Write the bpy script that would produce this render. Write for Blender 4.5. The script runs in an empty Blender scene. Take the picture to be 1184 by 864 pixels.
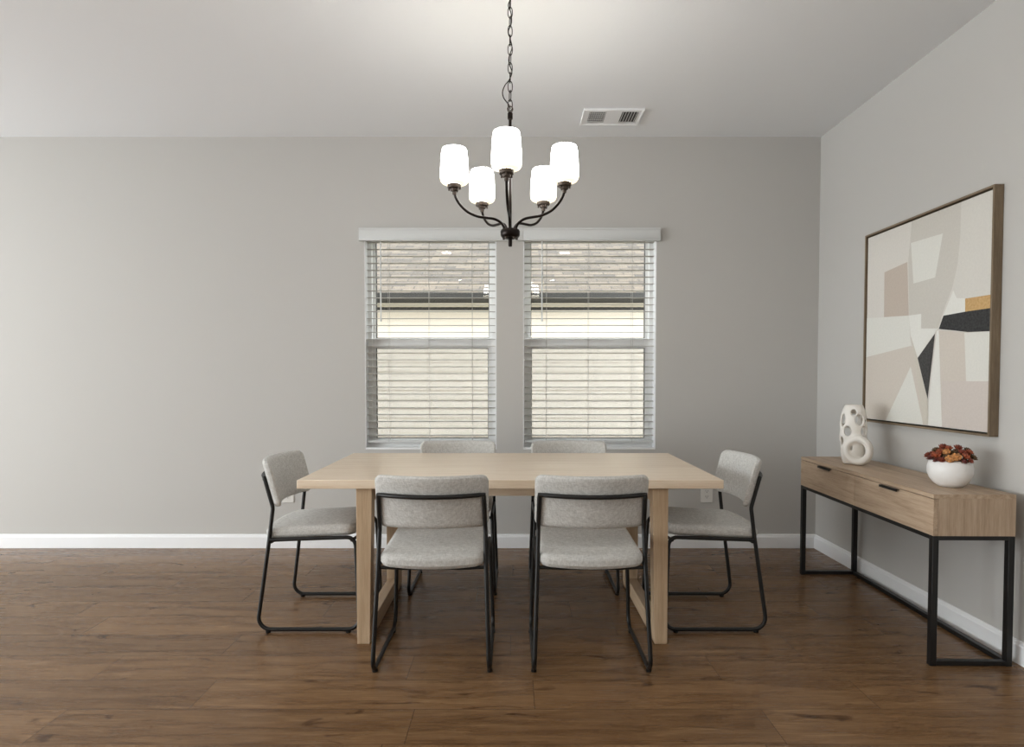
import bpy, bmesh, math, random
import numpy as np
from mathutils import Vector, Matrix
random.seed(7)
PI = math.pi
SC = bpy.context.scene
COL = SC.collection

# ------------------------------------------------------------------ helpers
def lin(c):
    r = []
    for v in c[:3]:
        v = v / 255.0
        r.append(v / 12.92 if v <= 0.04045 else ((v + 0.055) / 1.055) ** 2.4)
    return (r[0], r[1], r[2], 1.0)

def new_mat(name, rgb, rough=0.5, metal=0.0, spec=0.5):
    m = bpy.data.materials.new(name)
    m.use_nodes = True
    b = m.node_tree.nodes['Principled BSDF']
    b.inputs['Base Color'].default_value = lin(rgb)
    b.inputs['Roughness'].default_value = rough
    b.inputs['Metallic'].default_value = metal
    b.inputs['Specular IOR Level'].default_value = spec
    return m, m.node_tree, b

def nd(t, kind, **kw):
    n = t.nodes.new(kind)
    for k, v in kw.items():
        setattr(n, k, v)
    return n

def noise(t, vec, scale, detail=4, rough=0.5, dist=0.0):
    n = nd(t, 'ShaderNodeTexNoise')
    n.inputs['Scale'].default_value = scale
    n.inputs['Detail'].default_value = detail
    n.inputs['Roughness'].default_value = rough
    n.inputs['Distortion'].default_value = dist
    t.links.new(vec, n.inputs['Vector'])
    return n.outputs['Fac']

def mapping(t, vec, scale=(1, 1, 1), loc=(0, 0, 0), rot=(0, 0, 0)):
    n = nd(t, 'ShaderNodeMapping')
    n.inputs['Scale'].default_value = scale
    n.inputs['Location'].default_value = loc
    n.inputs['Rotation'].default_value = rot
    t.links.new(vec, n.inputs['Vector'])
    return n.outputs['Vector']

def ramp(t, fac, stops):
    n = nd(t, 'ShaderNodeValToRGB')
    e = n.color_ramp.elements
    while len(e) < len(stops):
        e.new(0.5)
    for i, (p, c) in enumerate(stops):
        e[i].position = p
        e[i].color = lin(c) if len(c) == 3 else c
    t.links.new(fac, n.inputs['Fac'])
    return n.outputs['Color']

def math_n(t, op, a, b=None, c=None):
    n = nd(t, 'ShaderNodeMath', operation=op)
    for i, v in enumerate((a, b, c)):
        if v is None:
            continue
        if isinstance(v, (int, float)):
            n.inputs[i].default_value = v
        else:
            t.links.new(v, n.inputs[i])
    return n.outputs[0]

def mix(t, fac, a, b, mode='MIX'):
    n = nd(t, 'ShaderNodeMix', data_type='RGBA', blend_type=mode)
    for s, v in ((n.inputs[0], fac), (n.inputs[6], a), (n.inputs[7], b)):
        if isinstance(v, (int, float)):
            s.default_value = v
        elif isinstance(v, tuple):
            s.default_value = v
        else:
            t.links.new(v, s)
    return n.outputs[2]

def bump(t, b, height, strength=0.2, dist=0.002):
    n = nd(t, 'ShaderNodeBump')
    n.inputs['Strength'].default_value = strength
    n.inputs['Distance'].default_value = dist
    t.links.new(height, n.inputs['Height'])
    t.links.new(n.outputs['Normal'], b.inputs['Normal'])

def objc(t):
    return nd(t, 'ShaderNodeTexCoord').outputs['Object']

# ------------------------------------------------------------------ materials
def paint(name, rgb, rough=0.75):
    m, t, b = new_mat(name, rgb, rough, spec=0.25)
    n = noise(t, objc(t), 260, 3)
    bump(t, b, n, 0.08, 0.001)
    return m

M = {}
M['wall'] = paint('wall_paint', (189, 187, 183))
M['ceiling'] = paint('ceiling_paint', (231, 233, 235), 0.9)
M['trim'] = paint('white_trim_paint', (236, 237, 238), 0.4)
M['vinyl'] = paint('white_vinyl', (244, 244, 243), 0.35)
M['plastic'] = paint('white_plastic', (225, 223, 218), 0.4)
M['valance'] = paint('valance_white', (206, 208, 207), 0.5)
M['slat'] = paint('blind_slat_backlit', (168, 165, 159), 0.6)  # white slats; their backlit darkness is put into this colour

def wood(name, c_dark, c_mid, c_light, axis='X', rough=0.45, scale=1.0):
    m, t, b = new_mat(name, c_mid, rough, spec=0.35)
    oc = objc(t)
    s = {'X': (0.7, 14, 14), 'Y': (14, 0.7, 14), 'Z': (14, 14, 0.7)}[axis]
    v = mapping(t, oc, tuple(k * scale for k in s))
    n1 = noise(t, v, 3.0, 6, 0.6, 0.4)
    v2 = mapping(t, oc, tuple(k * 4.5 * scale for k in s))
    n2 = noise(t, v2, 5.0, 3, 0.6)
    f = math_n(t, 'ADD', math_n(t, 'MULTIPLY', n1, 0.65), math_n(t, 'MULTIPLY', n2, 0.35))
    col = ramp(t, f, [(0.33, c_dark), (0.5, c_mid), (0.68, c_light)])
    t.links.new(col, b.inputs['Base Color'])
    bump(t, b, f, 0.12, 0.001)
    return m
OAK = ((212, 190, 163), (228, 209, 185), (237, 221, 200))
M['oak'] = wood('light_oak_lit_long', *OAK, axis='X', scale=0.8, rough=0.30)  # lifted tone, window sheen on the tabletop painted into the colour
M['oak'].node_tree.nodes['Principled BSDF'].inputs['Specular IOR Level'].default_value = 0.6
M['oak_y'] = wood('light_oak_shaded_cross', (172, 147, 118), (192, 167, 138), (206, 183, 155), axis='Y', scale=0.8)  # darker copy of the same oak, shade on the rails in its colour
M['oak_z'] = wood('light_oak_shaded_upright', (166, 141, 112), (186, 161, 132), (200, 177, 149), axis='Z', scale=0.8)  # darker copy of the same oak, shade on the legs in its colour
CON = ((150, 127, 104), (178, 155, 131), (196, 175, 152))
M['con'] = wood('console_veneer_long', *CON, axis='Y', scale=1.0)
M['con_z'] = wood('console_veneer_upright', *CON, axis='Z', scale=1.0)
FRW = ((98, 84, 66), (118, 102, 82), (140, 123, 101))
M['frame_y'] = wood('picture_frame_wood_long', *FRW, axis='Y', scale=1.6)
M['frame_z'] = wood('picture_frame_wood_upright', *FRW, axis='Z', scale=1.6)

m, t, b = new_mat('black_powder_coat', (26, 25, 24), 0.42, 0.3)
bump(t, b, noise(t, objc(t), 900, 2), 0.1, 0.0003)
M['black'] = m
m, t, b = new_mat('dark_bronze', (30, 23, 20), 0.32, 0.75)
M['bronze'] = m
m, t, b = new_mat('warm_bronze_cup', (74, 63, 54), 0.5, 0.35)
M['cup'] = m
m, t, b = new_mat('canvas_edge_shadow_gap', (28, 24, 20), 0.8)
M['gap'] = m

# woven fabric
m, t, b = new_mat('grey_woven_fabric', (178, 176, 170), 0.95, spec=0.15)
oc = objc(t)
wv = []
for sc_ in ((420, 60, 60), (60, 60, 420), (60, 420, 60)):
    wv.append(noise(t, mapping(t, oc, sc_), 1.0, 2, 0.6))
s_ = math_n(t, 'ADD', math_n(t, 'ADD', wv[0], wv[1]), wv[2])
s_ = math_n(t, 'MULTIPLY', s_, 0.3333)
lg = noise(t, oc, 90, 3)
s2 = s_
t.links.new(ramp(t, s2, [(0.38, (170, 168, 164)), (0.5, (191, 190, 186)), (0.62, (210, 209, 206))]), b.inputs['Base Color'])
bump(t, b, s2, 0.5, 0.002)
b.inputs['Sheen Weight'].default_value = 0.15
M['fabric'] = m

# ceramic
m, t, b = new_mat('matte_white_ceramic', (226, 222, 215), 0.55, spec=0.35)
bump(t, b, noise(t, objc(t), 120, 4), 0.25, 0.002)
M['ceramic'] = m
m, t, b = new_mat('white_bowl_ceramic', (232, 231, 229), 0.4, spec=0.4)
M['bowl'] = m
m, t, b = new_mat('dark_soil', (48, 34, 26), 0.95)
M['soil'] = m

# opal glass lamp shade
m, t, b = new_mat('glowing_opal_glass', (250, 248, 243), 0.25)
lw = nd(t, 'ShaderNodeTexCoord').outputs['Object']
sep = nd(t, 'ShaderNodeSeparateXYZ'); t.links.new(lw, sep.inputs[0])
ec = ramp(t, math_n(t, 'MULTIPLY', sep.outputs['Z'], 7.0), [(0.0, (78, 72, 58)), (0.10, (104, 98, 82)), (0.25, (190, 184, 168)), (0.5, (252, 252, 252))])
t.links.new(ec, b.inputs['Emission Color'])
b.inputs['Emission Strength'].default_value = 13.0
M['opal'] = m
m, t, b = new_mat('lit_downlight_lens', (255, 250, 240), 0.3)
b.inputs['Emission Color'].default_value = lin((255, 251, 245))
b.inputs['Emission Strength'].default_value = 180
M['lens'] = m

# glass pane
m = bpy.data.materials.new('window_glass'); m.use_nodes = True
t = m.node_tree; t.nodes.clear()
out = nd(t, 'ShaderNodeOutputMaterial'); tr = nd(t, 'ShaderNodeBsdfTransparent'); gl = nd(t, 'ShaderNodeBsdfGlossy')
gl.inputs['Roughness'].default_value = 0.0
tr.inputs['Color'].default_value = (0.97, 0.98, 0.975, 1)
mx = nd(t, 'ShaderNodeMixShader'); mx.inputs[0].default_value = 0.045
t.links.new(tr.outputs[0], mx.inputs[1]); t.links.new(gl.outputs[0], mx.inputs[2]); t.links.new(mx.outputs[0], out.inputs[0])
M['glass'] = m
m = bpy.data.materials.new('insect_screen'); m.use_nodes = True
t = m.node_tree; t.nodes.clear()
out = nd(t, 'ShaderNodeOutputMaterial'); tr = nd(t, 'ShaderNodeBsdfTransparent'); gl = nd(t, 'ShaderNodeBsdfDiffuse')
gl.inputs['Color'].default_value = lin((110, 100, 88))
mx = nd(t, 'ShaderNodeMixShader'); mx.inputs[0].default_value = 0.32
t.links.new(tr.outputs[0], mx.inputs[1]); t.links.new(gl.outputs[0], mx.inputs[2]); t.links.new(mx.outputs[0], out.inputs[0])
M['screen'] = m

# floor planks : UV = metres inside the plank, second UV = random per plank
m, t, b = new_mat('brown_laminate_planks', (120, 92, 72), 0.42, spec=0.3)
uv = nd(t, 'ShaderNodeUVMap', uv_map='UVMap').outputs['UV']
rnd = nd(t, 'ShaderNodeUVMap', uv_map='Seed').outputs['UV']
sr = nd(t, 'ShaderNodeSeparateXYZ'); t.links.new(rnd, sr.inputs[0])
cb = nd(t, 'ShaderNodeCombineXYZ')
t.links.new(math_n(t, 'MULTIPLY', sr.outputs[0], 37.0), cb.inputs[0])
t.links.new(math_n(t, 'MULTIPLY', sr.outputs[1], 53.0), cb.inputs[1])
ad = nd(t, 'ShaderNodeVectorMath', operation='ADD'); t.links.new(uv, ad.inputs[0]); t.links.new(cb.outputs[0], ad.inputs[1])
v = ad.outputs[0]
g1 = noise(t, mapping(t, v, (1.0, 9.0, 1.0)), 2.2, 6, 0.62, 0.8)
g2 = noise(t, mapping(t, v, (2.5, 60.0, 1.0)), 2.4, 4, 0.65, 0.3)
g3 = noise(t, mapping(t, v, (2.2, 6.0, 1.0)), 2.0, 3, 0.5, 1.5)
f = math_n(t, 'ADD', math_n(t, 'MULTIPLY', g1, 0.55), math_n(t, 'MULTIPLY', g2, 0.45))
col = ramp(t, f, [(0.30, (82, 58, 37)), (0.46, (122, 93, 64)), (0.56, (139, 109, 78)), (0.72, (163, 135, 101))])
kn = ramp(t, g3, [(0.62, (255, 255, 255)), (0.72, (150, 130, 115)), (0.80, (110, 88, 74))])
col = mix(t, 0.75, col, kn, 'MULTIPLY')
tone = ramp(t, sr.outputs[0], [(0.0, (220, 216, 213)), (0.5, (233, 230, 227)), (1.0, (248, 245, 242))])
col = mix(t, 1.0, col, tone, 'MULTIPLY')
su = nd(t, 'ShaderNodeSeparateXYZ'); t.links.new(uv, su.inputs[0])
eu = math_n(t, 'MINIMUM', su.outputs[0], math_n(t, 'SUBTRACT', 1.262, su.outputs[0]))
ev = math_n(t, 'MINIMUM', su.outputs[1], math_n(t, 'SUBTRACT', 0.212, su.outputs[1]))
ed = math_n(t, 'MINIMUM', eu, ev)
seam = math_n(t, 'LESS_THAN', ed, 0.0016)
col = mix(t, math_n(t, 'MULTIPLY', seam, 0.7), col, lin((52, 38, 30)))
t.links.new(col, b.inputs['Base Color'])
hh = math_n(t, 'SUBTRACT', math_n(t, 'MULTIPLY', f, 0.5), seam)
bump(t, b, hh, 0.15, 0.001)
t.links.new(ramp(t, f, [(0.3, (150, 150, 150)), (0.7, (130, 130, 130))]), b.inputs['Roughness'])
M['floor'] = m

# exterior
m, t, b = new_mat('grey_brown_shingles', (150, 140, 130), 0.9)
br = nd(t, 'ShaderNodeTexBrick')
t.links.new(mapping(t, nd(t, 'ShaderNodeTexCoord').outputs['UV'], (1, 1, 1)), br.inputs['Vector'])
br.inputs['Scale'].default_value = 1.0
br.inputs['Brick Width'].default_value = 0.30
br.inputs['Row Height'].default_value = 0.14
br.inputs['Mortar Size'].default_value = 0.008
br.inputs['Color1'].default_value = lin((124, 112, 98))
br.inputs['Color2'].default_value = lin((84, 77, 70))
br.inputs['Mortar'].default_value = lin((56, 52, 48))
nn = noise(t, objc(t), 14, 4)
t.links.new(mix(t, 0.5, br.outputs['Color'], ramp(t, nn, [(0.3, (170, 160, 150)), (0.7, (225, 218, 208))]), 'MULTIPLY'), b.inputs['Base Color'])
M['shingle'] = m
M['siding'] = paint('cream_lap_siding', (233, 223, 211), 0.7)
M['soffit'] = paint('tan_soffit', (206, 200, 188), 0.7)
M['gutter'] = new_mat('dark_bronze_gutter', (46, 44, 42), 0.5)[0]
m, t, b = new_mat('dull_ground', (96, 112, 62), 0.95)
t.links.new(ramp(t, noise(t, objc(t), 30, 5), [(0.3, (86, 84, 62)), (0.7, (132, 126, 98))]), b.inputs['Base Color'])  # unseen ground, greyed brown to weaken green bounce on the siding
M['outdoor_ground'] = m

# artwork paints
ARTC = {'cream': (208, 204, 197), 'cream2': (208, 204, 197), 'light': (206, 203, 196), 'grey': (196, 192, 184),
        'beige2': (186, 174, 162), 'white': (214, 213, 206), 'white2': (220, 219, 213), 'beige': (201, 193, 183),
        'grey2': (199, 193, 182), 'pink': (200, 191, 184), 'dark': (70, 69, 68), 'gold': (190, 156, 108), 'black': (58, 58, 58)}
for k, c in ARTC.items():
    m, t, b = new_mat('artwork_paint_' + k, c, 0.85, spec=0.2)
    n1 = noise(t, mapping(t, objc(t), (30, 30, 30)), 3.0, 5, 0.6)
    d = 11 if k in ('dark', 'black', 'gold') else 3
    c0 = tuple(max(0, q - d) for q in c); c1 = tuple(min(255, q + d) for q in c)
    t.links.new(ramp(t, n1, [(0.3, c0), (0.7, c1)]), b.inputs['Base Color'])
    bump(t, b, noise(t, objc(t), 400, 2), 0.1, 0.0005)
    M['art_' + k] = m

for nm, c in (('rust', (132, 62, 44)), ('terra', (168, 88, 58)), ('ochre', (192, 132, 74)), ('olive', (96, 74, 48)), ('maroon', (104, 46, 40))):
    m, t, b = new_mat('succulent_' + nm, c, 0.5)
    t.links.new(ramp(t, noise(t, objc(t), 70, 3), [(0.3, tuple(int(q * .7) for q in c)), (0.7, tuple(min(255, int(q * 1.15)) for q in c))]), b.inputs['Base Color'])
    M['suc_' + nm] = m

# ------------------------------------------------------------------ mesh helpers
def obj(name, bm, mat, parent=None, smooth=False, loc=None, bevel=0.0, mats=None):
    me = bpy.data.meshes.new(name)
    bmesh.ops.recalc_face_normals(bm, faces=bm.faces[:])
    bm.to_mesh(me); bm.free()
    if mats:
        for q in mats:
            me.materials.append(q)
    elif mat is not None:
        me.materials.append(mat)
    if smooth:
        for p in me.polygons:
            p.use_smooth = True
        me.set_sharp_from_angle(angle=math.radians(38))
    o = bpy.data.objects.new(name, me)
    COL.objects.link(o)
    if parent is not None:
        o.parent = parent
    if loc is not None:
        o.location = loc
    if bevel:
        md = o.modifiers.new('edge', 'BEVEL'); md.width = bevel; md.segments = 2; md.limit_method = 'ANGLE'
        for p in me.polygons:
            p.use_smooth = True
        me.set_sharp_from_angle(angle=math.radians(38))
    return o

def thing(name, label, cat, loc=(0, 0, 0), rotz=0.0, group=None):
    o = bpy.data.objects.new(name, None)
    COL.objects.link(o)
    o.empty_display_size = 0.1
    o.location = loc; o.rotation_euler = (0, 0, rotz)
    o['label'] = label; o['category'] = cat
    if group: o['group'] = group
    return o

def tag(o, label, cat, group=None, kind=None):
    o['label'] = label; o['category'] = cat
    if group: o['group'] = group
    if kind: o['kind'] = kind
    return o

def struct(o, label=None, cat=None):
    o['kind'] = 'structure'
    if label: o['label'] = label
    if cat: o['category'] = cat
    return o

def box(bm, x0, x1, y0, y1, z0, z1, mi=0):
    vs = [bm.verts.new(p) for p in ((x0, y0, z0), (x1, y0, z0), (x1, y1, z0), (x0, y1, z0), (x0, y0, z1), (x1, y0, z1), (x1, y1, z1), (x0, y1, z1))]
    for q in ((0, 3, 2, 1), (4, 5, 6, 7), (0, 1, 5, 4), (1, 2, 6, 5), (2, 3, 7, 6), (3, 0, 4, 7)):
        fc = bm.faces.new([vs[i] for i in q]); fc.material_index = mi
    return vs

def bx(*a):
    bm = bmesh.new(); box(bm, *a); return bm

def prism(bm, pts, axis, a, b):
    """pts 2D polygon; axis the extruded one. X:(y,z) Y:(x,z) Z:(x,y)"""
    def P(p, k):
        return {'X': (k, p[0], p[1]), 'Y': (p[0], k, p[1]), 'Z': (p[0], p[1], k)}[axis]
    v0 = [bm.verts.new(P(p, a)) for p in pts]; v1 = [bm.verts.new(P(p, b)) for p in pts]
    n = len(pts)
    bm.faces.new(v0); bm.faces.new(v1[::-1])
    for i in range(n):
        bm.faces.new((v0[i], v0[(i + 1) % n], v1[(i + 1) % n], v1[i]))

def lathe(bm, prof, n=32, cx=0, cy=0):
    """prof [(r,z)] bottom to top; r=0 makes a pole"""
    rings = []
    for r, z in prof:
        if r < 1e-6:
            rings.append([bm.verts.new((cx, cy, z))])
        else:
            rings.append([bm.verts.new((cx + r * math.cos(2 * PI * i / n), cy + r * math.sin(2 * PI * i / n), z)) for i in range(n)])
    for a, b_ in zip(rings, rings[1:]):
        for i in range(n):
            j = (i + 1) % n
            if len(a) == 1 and len(b_) == 1: continue
            if len(a) == 1: bm.faces.new((a[0], b_[i], b_[j]))
            elif len(b_) == 1: bm.faces.new((a[i], a[j], b_[0]))
            else: bm.faces.new((a[i], a[j], b_[j], b_[i]))

def fillet(pts, rad, seg=6, closed=False):
    """round the corners of a polyline; rad number or list"""
    pts = [Vector(p) for p in pts]; n = len(pts)
    out = []
    for i, p in enumerate(pts):
        if not closed and i in (0, n - 1):
            out.append(p); continue
        r = rad[i] if isinstance(rad, (list, tuple)) else rad
        a = pts[i - 1] - p; c = pts[(i + 1) % n] - p
        la, lc = a.length, c.length
        a.normalize(); c.normalize()
        ang = a.angle(c)
        if r <= 0 or ang > PI - 0.02:
            out.append(p); continue
        d = min(r / math.tan(ang / 2), la * 0.48, lc * 0.48)
        rr = d * math.tan(ang / 2)
        bis = (a + c).normalized()
        cen = p + bis * (rr / math.sin(ang / 2))
        s = p + a * d - cen; e = p + c * d - cen
        tot = s.angle(e); ax = s.cross(e).normalized()
        for k in range(seg + 1):
            out.append(cen + Matrix.Rotation(tot * k / seg, 3, ax) @ s)
    return out

def tube(bm, pts, r, n=10, closed=False, taper=None):
    pts = [Vector(p) for p in pts]; N = len(pts)
    tans = []
    for i in range(N):
        if closed: tv = pts[(i + 1) % N] - pts[i - 1]
        elif i == 0: tv = pts[1] - pts[0]
        elif i == N - 1: tv = pts[-1] - pts[-2]
        else: tv = (pts[i + 1] - pts[i]).normalized() + (pts[i] - pts[i - 1]).normalized()
        tans.append(tv.normalized())
    up = Vector((0, 0, 1)) if abs(tans[0].z) < 0.9 else Vector((1, 0, 0))
    nrm = (up - tans[0] * up.dot(tans[0])).normalized()
    rings = []
    for i in range(N):
        nrm = (nrm - tans[i] * nrm.dot(tans[i])).normalized()
        bn = tans[i].cross(nrm)
        rr = r if taper is None else taper[i]
        rings.append([bm.verts.new(pts[i] + (nrm * math.cos(2 * PI * k / n) + bn * math.sin(2 * PI * k / n)) * rr) for k in range(n)])
    m = N if closed else N - 1
    for i in range(m):
        a, b_ = rings[i], rings[(i + 1) % N]
        off = 0
        if closed and i == N - 1:
            best = min(range(n), key=lambda k: (a[0].co - b_[k].co).length)
            off = best
        for k in range(n):
            bm.faces.new((a[k], a[(k + 1) % n], b_[(k + 1 + off) % n], b_[(k + off) % n]))
    if not closed:
        bm.faces.new(rings[0][::-1]); bm.faces.new(rings[-1])

def pad(bm, h, r, R, plan, deform, n=(26, 6, 18)):
    """rounded cushion. h half sizes, r edge radius, R corner radius in the plane `plan` (two axis indices)"""
    cube = {}
    def V(i, j, k):
        key = (i, j, k)
        if key in cube: return cube[key]
        p = [(-1 + 2 * i / n[0]) * h[0], (-1 + 2 * j / n[1]) * h[1], (-1 + 2 * k / n[2]) * h[2]]
        # denser towards the edges
        for ax, c in enumerate((i / n[0], j / n[1], k / n[2])):
            u = -1 + 2 * c
            p[ax] = (math.sin(u * PI / 2) * 0.45 + u * 0.55) * h[ax]
        a, b_ = plan
        da = abs(p[a]) - (h[a] - R); db = abs(p[b_]) - (h[b_] - R)
        if da > 0 and db > 0:
            L = math.hypot(da, db); f = max(da, db) / L
            p[a] = math.copysign(h[a] - R + da * f, p[a]); p[b_] = math.copysign(h[b_] - R + db * f, p[b_])
        # round the rim: distance inside the rounded rectangle outline
        qa = max(abs(p[a]) - (h[a] - R), 0); qb = max(abs(p[b_]) - (h[b_] - R), 0)
        if qa > 0 and qb > 0: inside = R - math.hypot(qa, qb)
        else: inside = min(h[a] - abs(p[a]), h[b_] - abs(p[b_]))
        c = 3 - a - b_
        if inside < r:
            # squash thickness towards rim
            u = 1 - max(inside, 0) / r
            lim = h[c] - r + r * math.sqrt(max(0, 1 - u * u)) if r < h[c] else h[c] * math.sqrt(max(0, 1 - u * u))
            lim = max(lim, h[c] * 0.30)
            p[c] = p[c] / h[c] * lim
        cube[key] = bm.verts.new(deform(Vector(p)))
        return cube[key]
    def face(*k):
        vs = [V(*q) for q in k]
        if len(set(vs)) == 4: bm.faces.new(vs)
    for i in range(n[0]):
        for k in range(n[2]):
            face((i, 0, k), (i + 1, 0, k), (i + 1, 0, k + 1), (i, 0, k + 1))
            face((i, n[1], k), (i, n[1], k + 1), (i + 1, n[1], k + 1), (i + 1, n[1], k))
    for j in range(n[1]):
        for k in range(n[2]):
            face((0, j, k), (0, j, k + 1), (0, j + 1, k + 1), (0, j + 1, k))
            face((n[0], j, k), (n[0], j + 1, k), (n[0], j + 1, k + 1), (n[0], j, k + 1))
    for i in range(n[0]):
        for j in range(n[1]):
            face((i, j, 0), (i, j + 1, 0), (i + 1, j + 1, 0), (i + 1, j, 0))
            face((i, j, n[2]), (i + 1, j, n[2]), (i + 1, j + 1, n[2]), (i, j + 1, n[2]))

# ------------------------------------------------------------------ room
XR, YB, ZC = 2.143, 4.261, 2.88
XL, YF = -6.6, -3.6
TH = 0.16

# floor planks
bm = bmesh.new()
uvl = bm.loops.layers.uv.new('UVMap'); sd = bm.loops.layers.uv.new('Seed')
offs = {0: -0.358, 1: 0.08, 2: -0.427, 3: -0.01, 4: -0.77, 5: 0.30, 6: -0.2, 7: 0.55, 8: 0.0, 9: -0.5, 10: 0.33}
PL, PW = 1.262, 0.212
rr = random.Random(3)
row = int(math.floor((YF - 1.96) / PW)) - 1
while 1.96 + row * PW < YB + 0.1:
    y0 = 1.96 + row * PW
    o = offs.get(row, rr.uniform(-0.6, 0.6))
    k = int(math.floor((XL - 0.2 - o) / PL))
    while o + k * PL < XR + 0.1:
        x0 = o + k * PL
        vs = [bm.verts.new(p) for p in ((x0, y0, 0), (x0 + PL, y0, 0), (x0 + PL, y0 + PW, 0), (x0, y0 + PW, 0))]
        f = bm.faces.new(vs)
        s1, s2 = rr.random(), rr.random()
        for l, u in zip(f.loops, ((0, 0), (PL, 0), (PL, PW), (0, PW))):
            l[uvl].uv = u; l[sd].uv = (s1, s2)
        k += 1
    row += 1
for a, co, no in ((0, (XL - TH, 0, 0), (-1, 0, 0)), (0, (XR + TH, 0, 0), (1, 0, 0)), (0, (0, YB + TH, 0), (0, 1, 0)), (0, (0, YF - TH, 0), (0, -1, 0))):
    bmesh.ops.bisect_plane(bm, geom=bm.verts[:] + bm.edges[:] + bm.faces[:], plane_co=co, plane_no=no, clear_outer=True)
fl = obj('floor', bm, M['floor'])
md = fl.modifiers.new('thickness', 'SOLIDIFY'); md.thickness = 0.02; md.offset = -1
struct(fl, 'brown wood-look plank floor')
# make sure normals point up
struct(obj('ceiling', bx(XL - TH, XR + TH, YF - TH, YB + TH, ZC, ZC + 0.12), M['ceiling']), 'smooth white painted ceiling')

# window openings in the back wall
WIN = [(-1.040, -0.115), (0.073, 1.006)]
WZ0, WZ1 = 0.700, 2.245
bm = bmesh.new()
y0, y1 = YB, YB + TH
box(bm, XL - TH, XR + TH, y0, y1, 0, WZ0)
box(bm, XL - TH, XR + TH, y0, y1, WZ1, ZC)
box(bm, XL - TH, WIN[0][0], y0, y1, WZ0, WZ1)
box(bm, WIN[0][1], WIN[1][0], y0, y1, WZ0, WZ1)
box(bm, WIN[1][1], XR + TH, y0, y1, WZ0, WZ1)
bmesh.ops.remove_doubles(bm, verts=bm.verts[:], dist=1e-5)
struct(obj('wall_back', bm, M['wall']), 'greige painted wall with two windows')
struct(obj('wall_right', bx(XR, XR + TH, YF - TH, YB, 0, ZC), M['wall']), 'greige painted wall behind the console table')
# left wall with unseen openings added for daylight; front wall behind the camera is closed
LW = [(-2.4, -0.6, 0.04, 2.40), (0.0, 1.8, 0.04, 2.40), (2.1, 3.9, 0.04, 2.40)]       # unglazed openings, split and placed for the room light
bm = bmesh.new()
yy = YF - TH
for a0, a1, zb, zt in LW:
    box(bm, XL - TH, XL, yy, a0, 0, ZC)
    box(bm, XL - TH, XL, a0, a1, 0, zb); box(bm, XL - TH, XL, a0, a1, zt, ZC)
    yy = a1
box(bm, XL - TH, XL, yy, YB, 0, ZC)
struct(obj('wall_left', bm, M['wall']), 'greige painted wall with unseen openings added for daylight')
bm = bx(XL, XR, YF - TH, YF, 0, ZC)
struct(obj('wall_front', bm, M['wall']), 'greige painted wall behind the viewer')

# baseboards : profile with a rounded top
def base_prof(t=0.014, h=0.098):
    return [(0, 0.0005), (t, 0.0005), (t, h * 0.80), (t * 0.72, h * 0.86), (t * 0.60, h * 0.93), (t * 0.35, h * 0.985), (0, h)]
bm = bmesh.new(); prism(bm, [(YB - p[0], p[1]) for p in base_prof()], 'X', XL, XR)
struct(obj('baseboard_back', bm, M['trim']), 'white baseboard')
bm = bmesh.new(); prism(bm, [(XR - p[0], p[1]) for p in base_prof()], 'Y', YF, YB - 0.014)
struct(obj('baseboard_right', bm, M['trim']), 'white baseboard')
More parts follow.
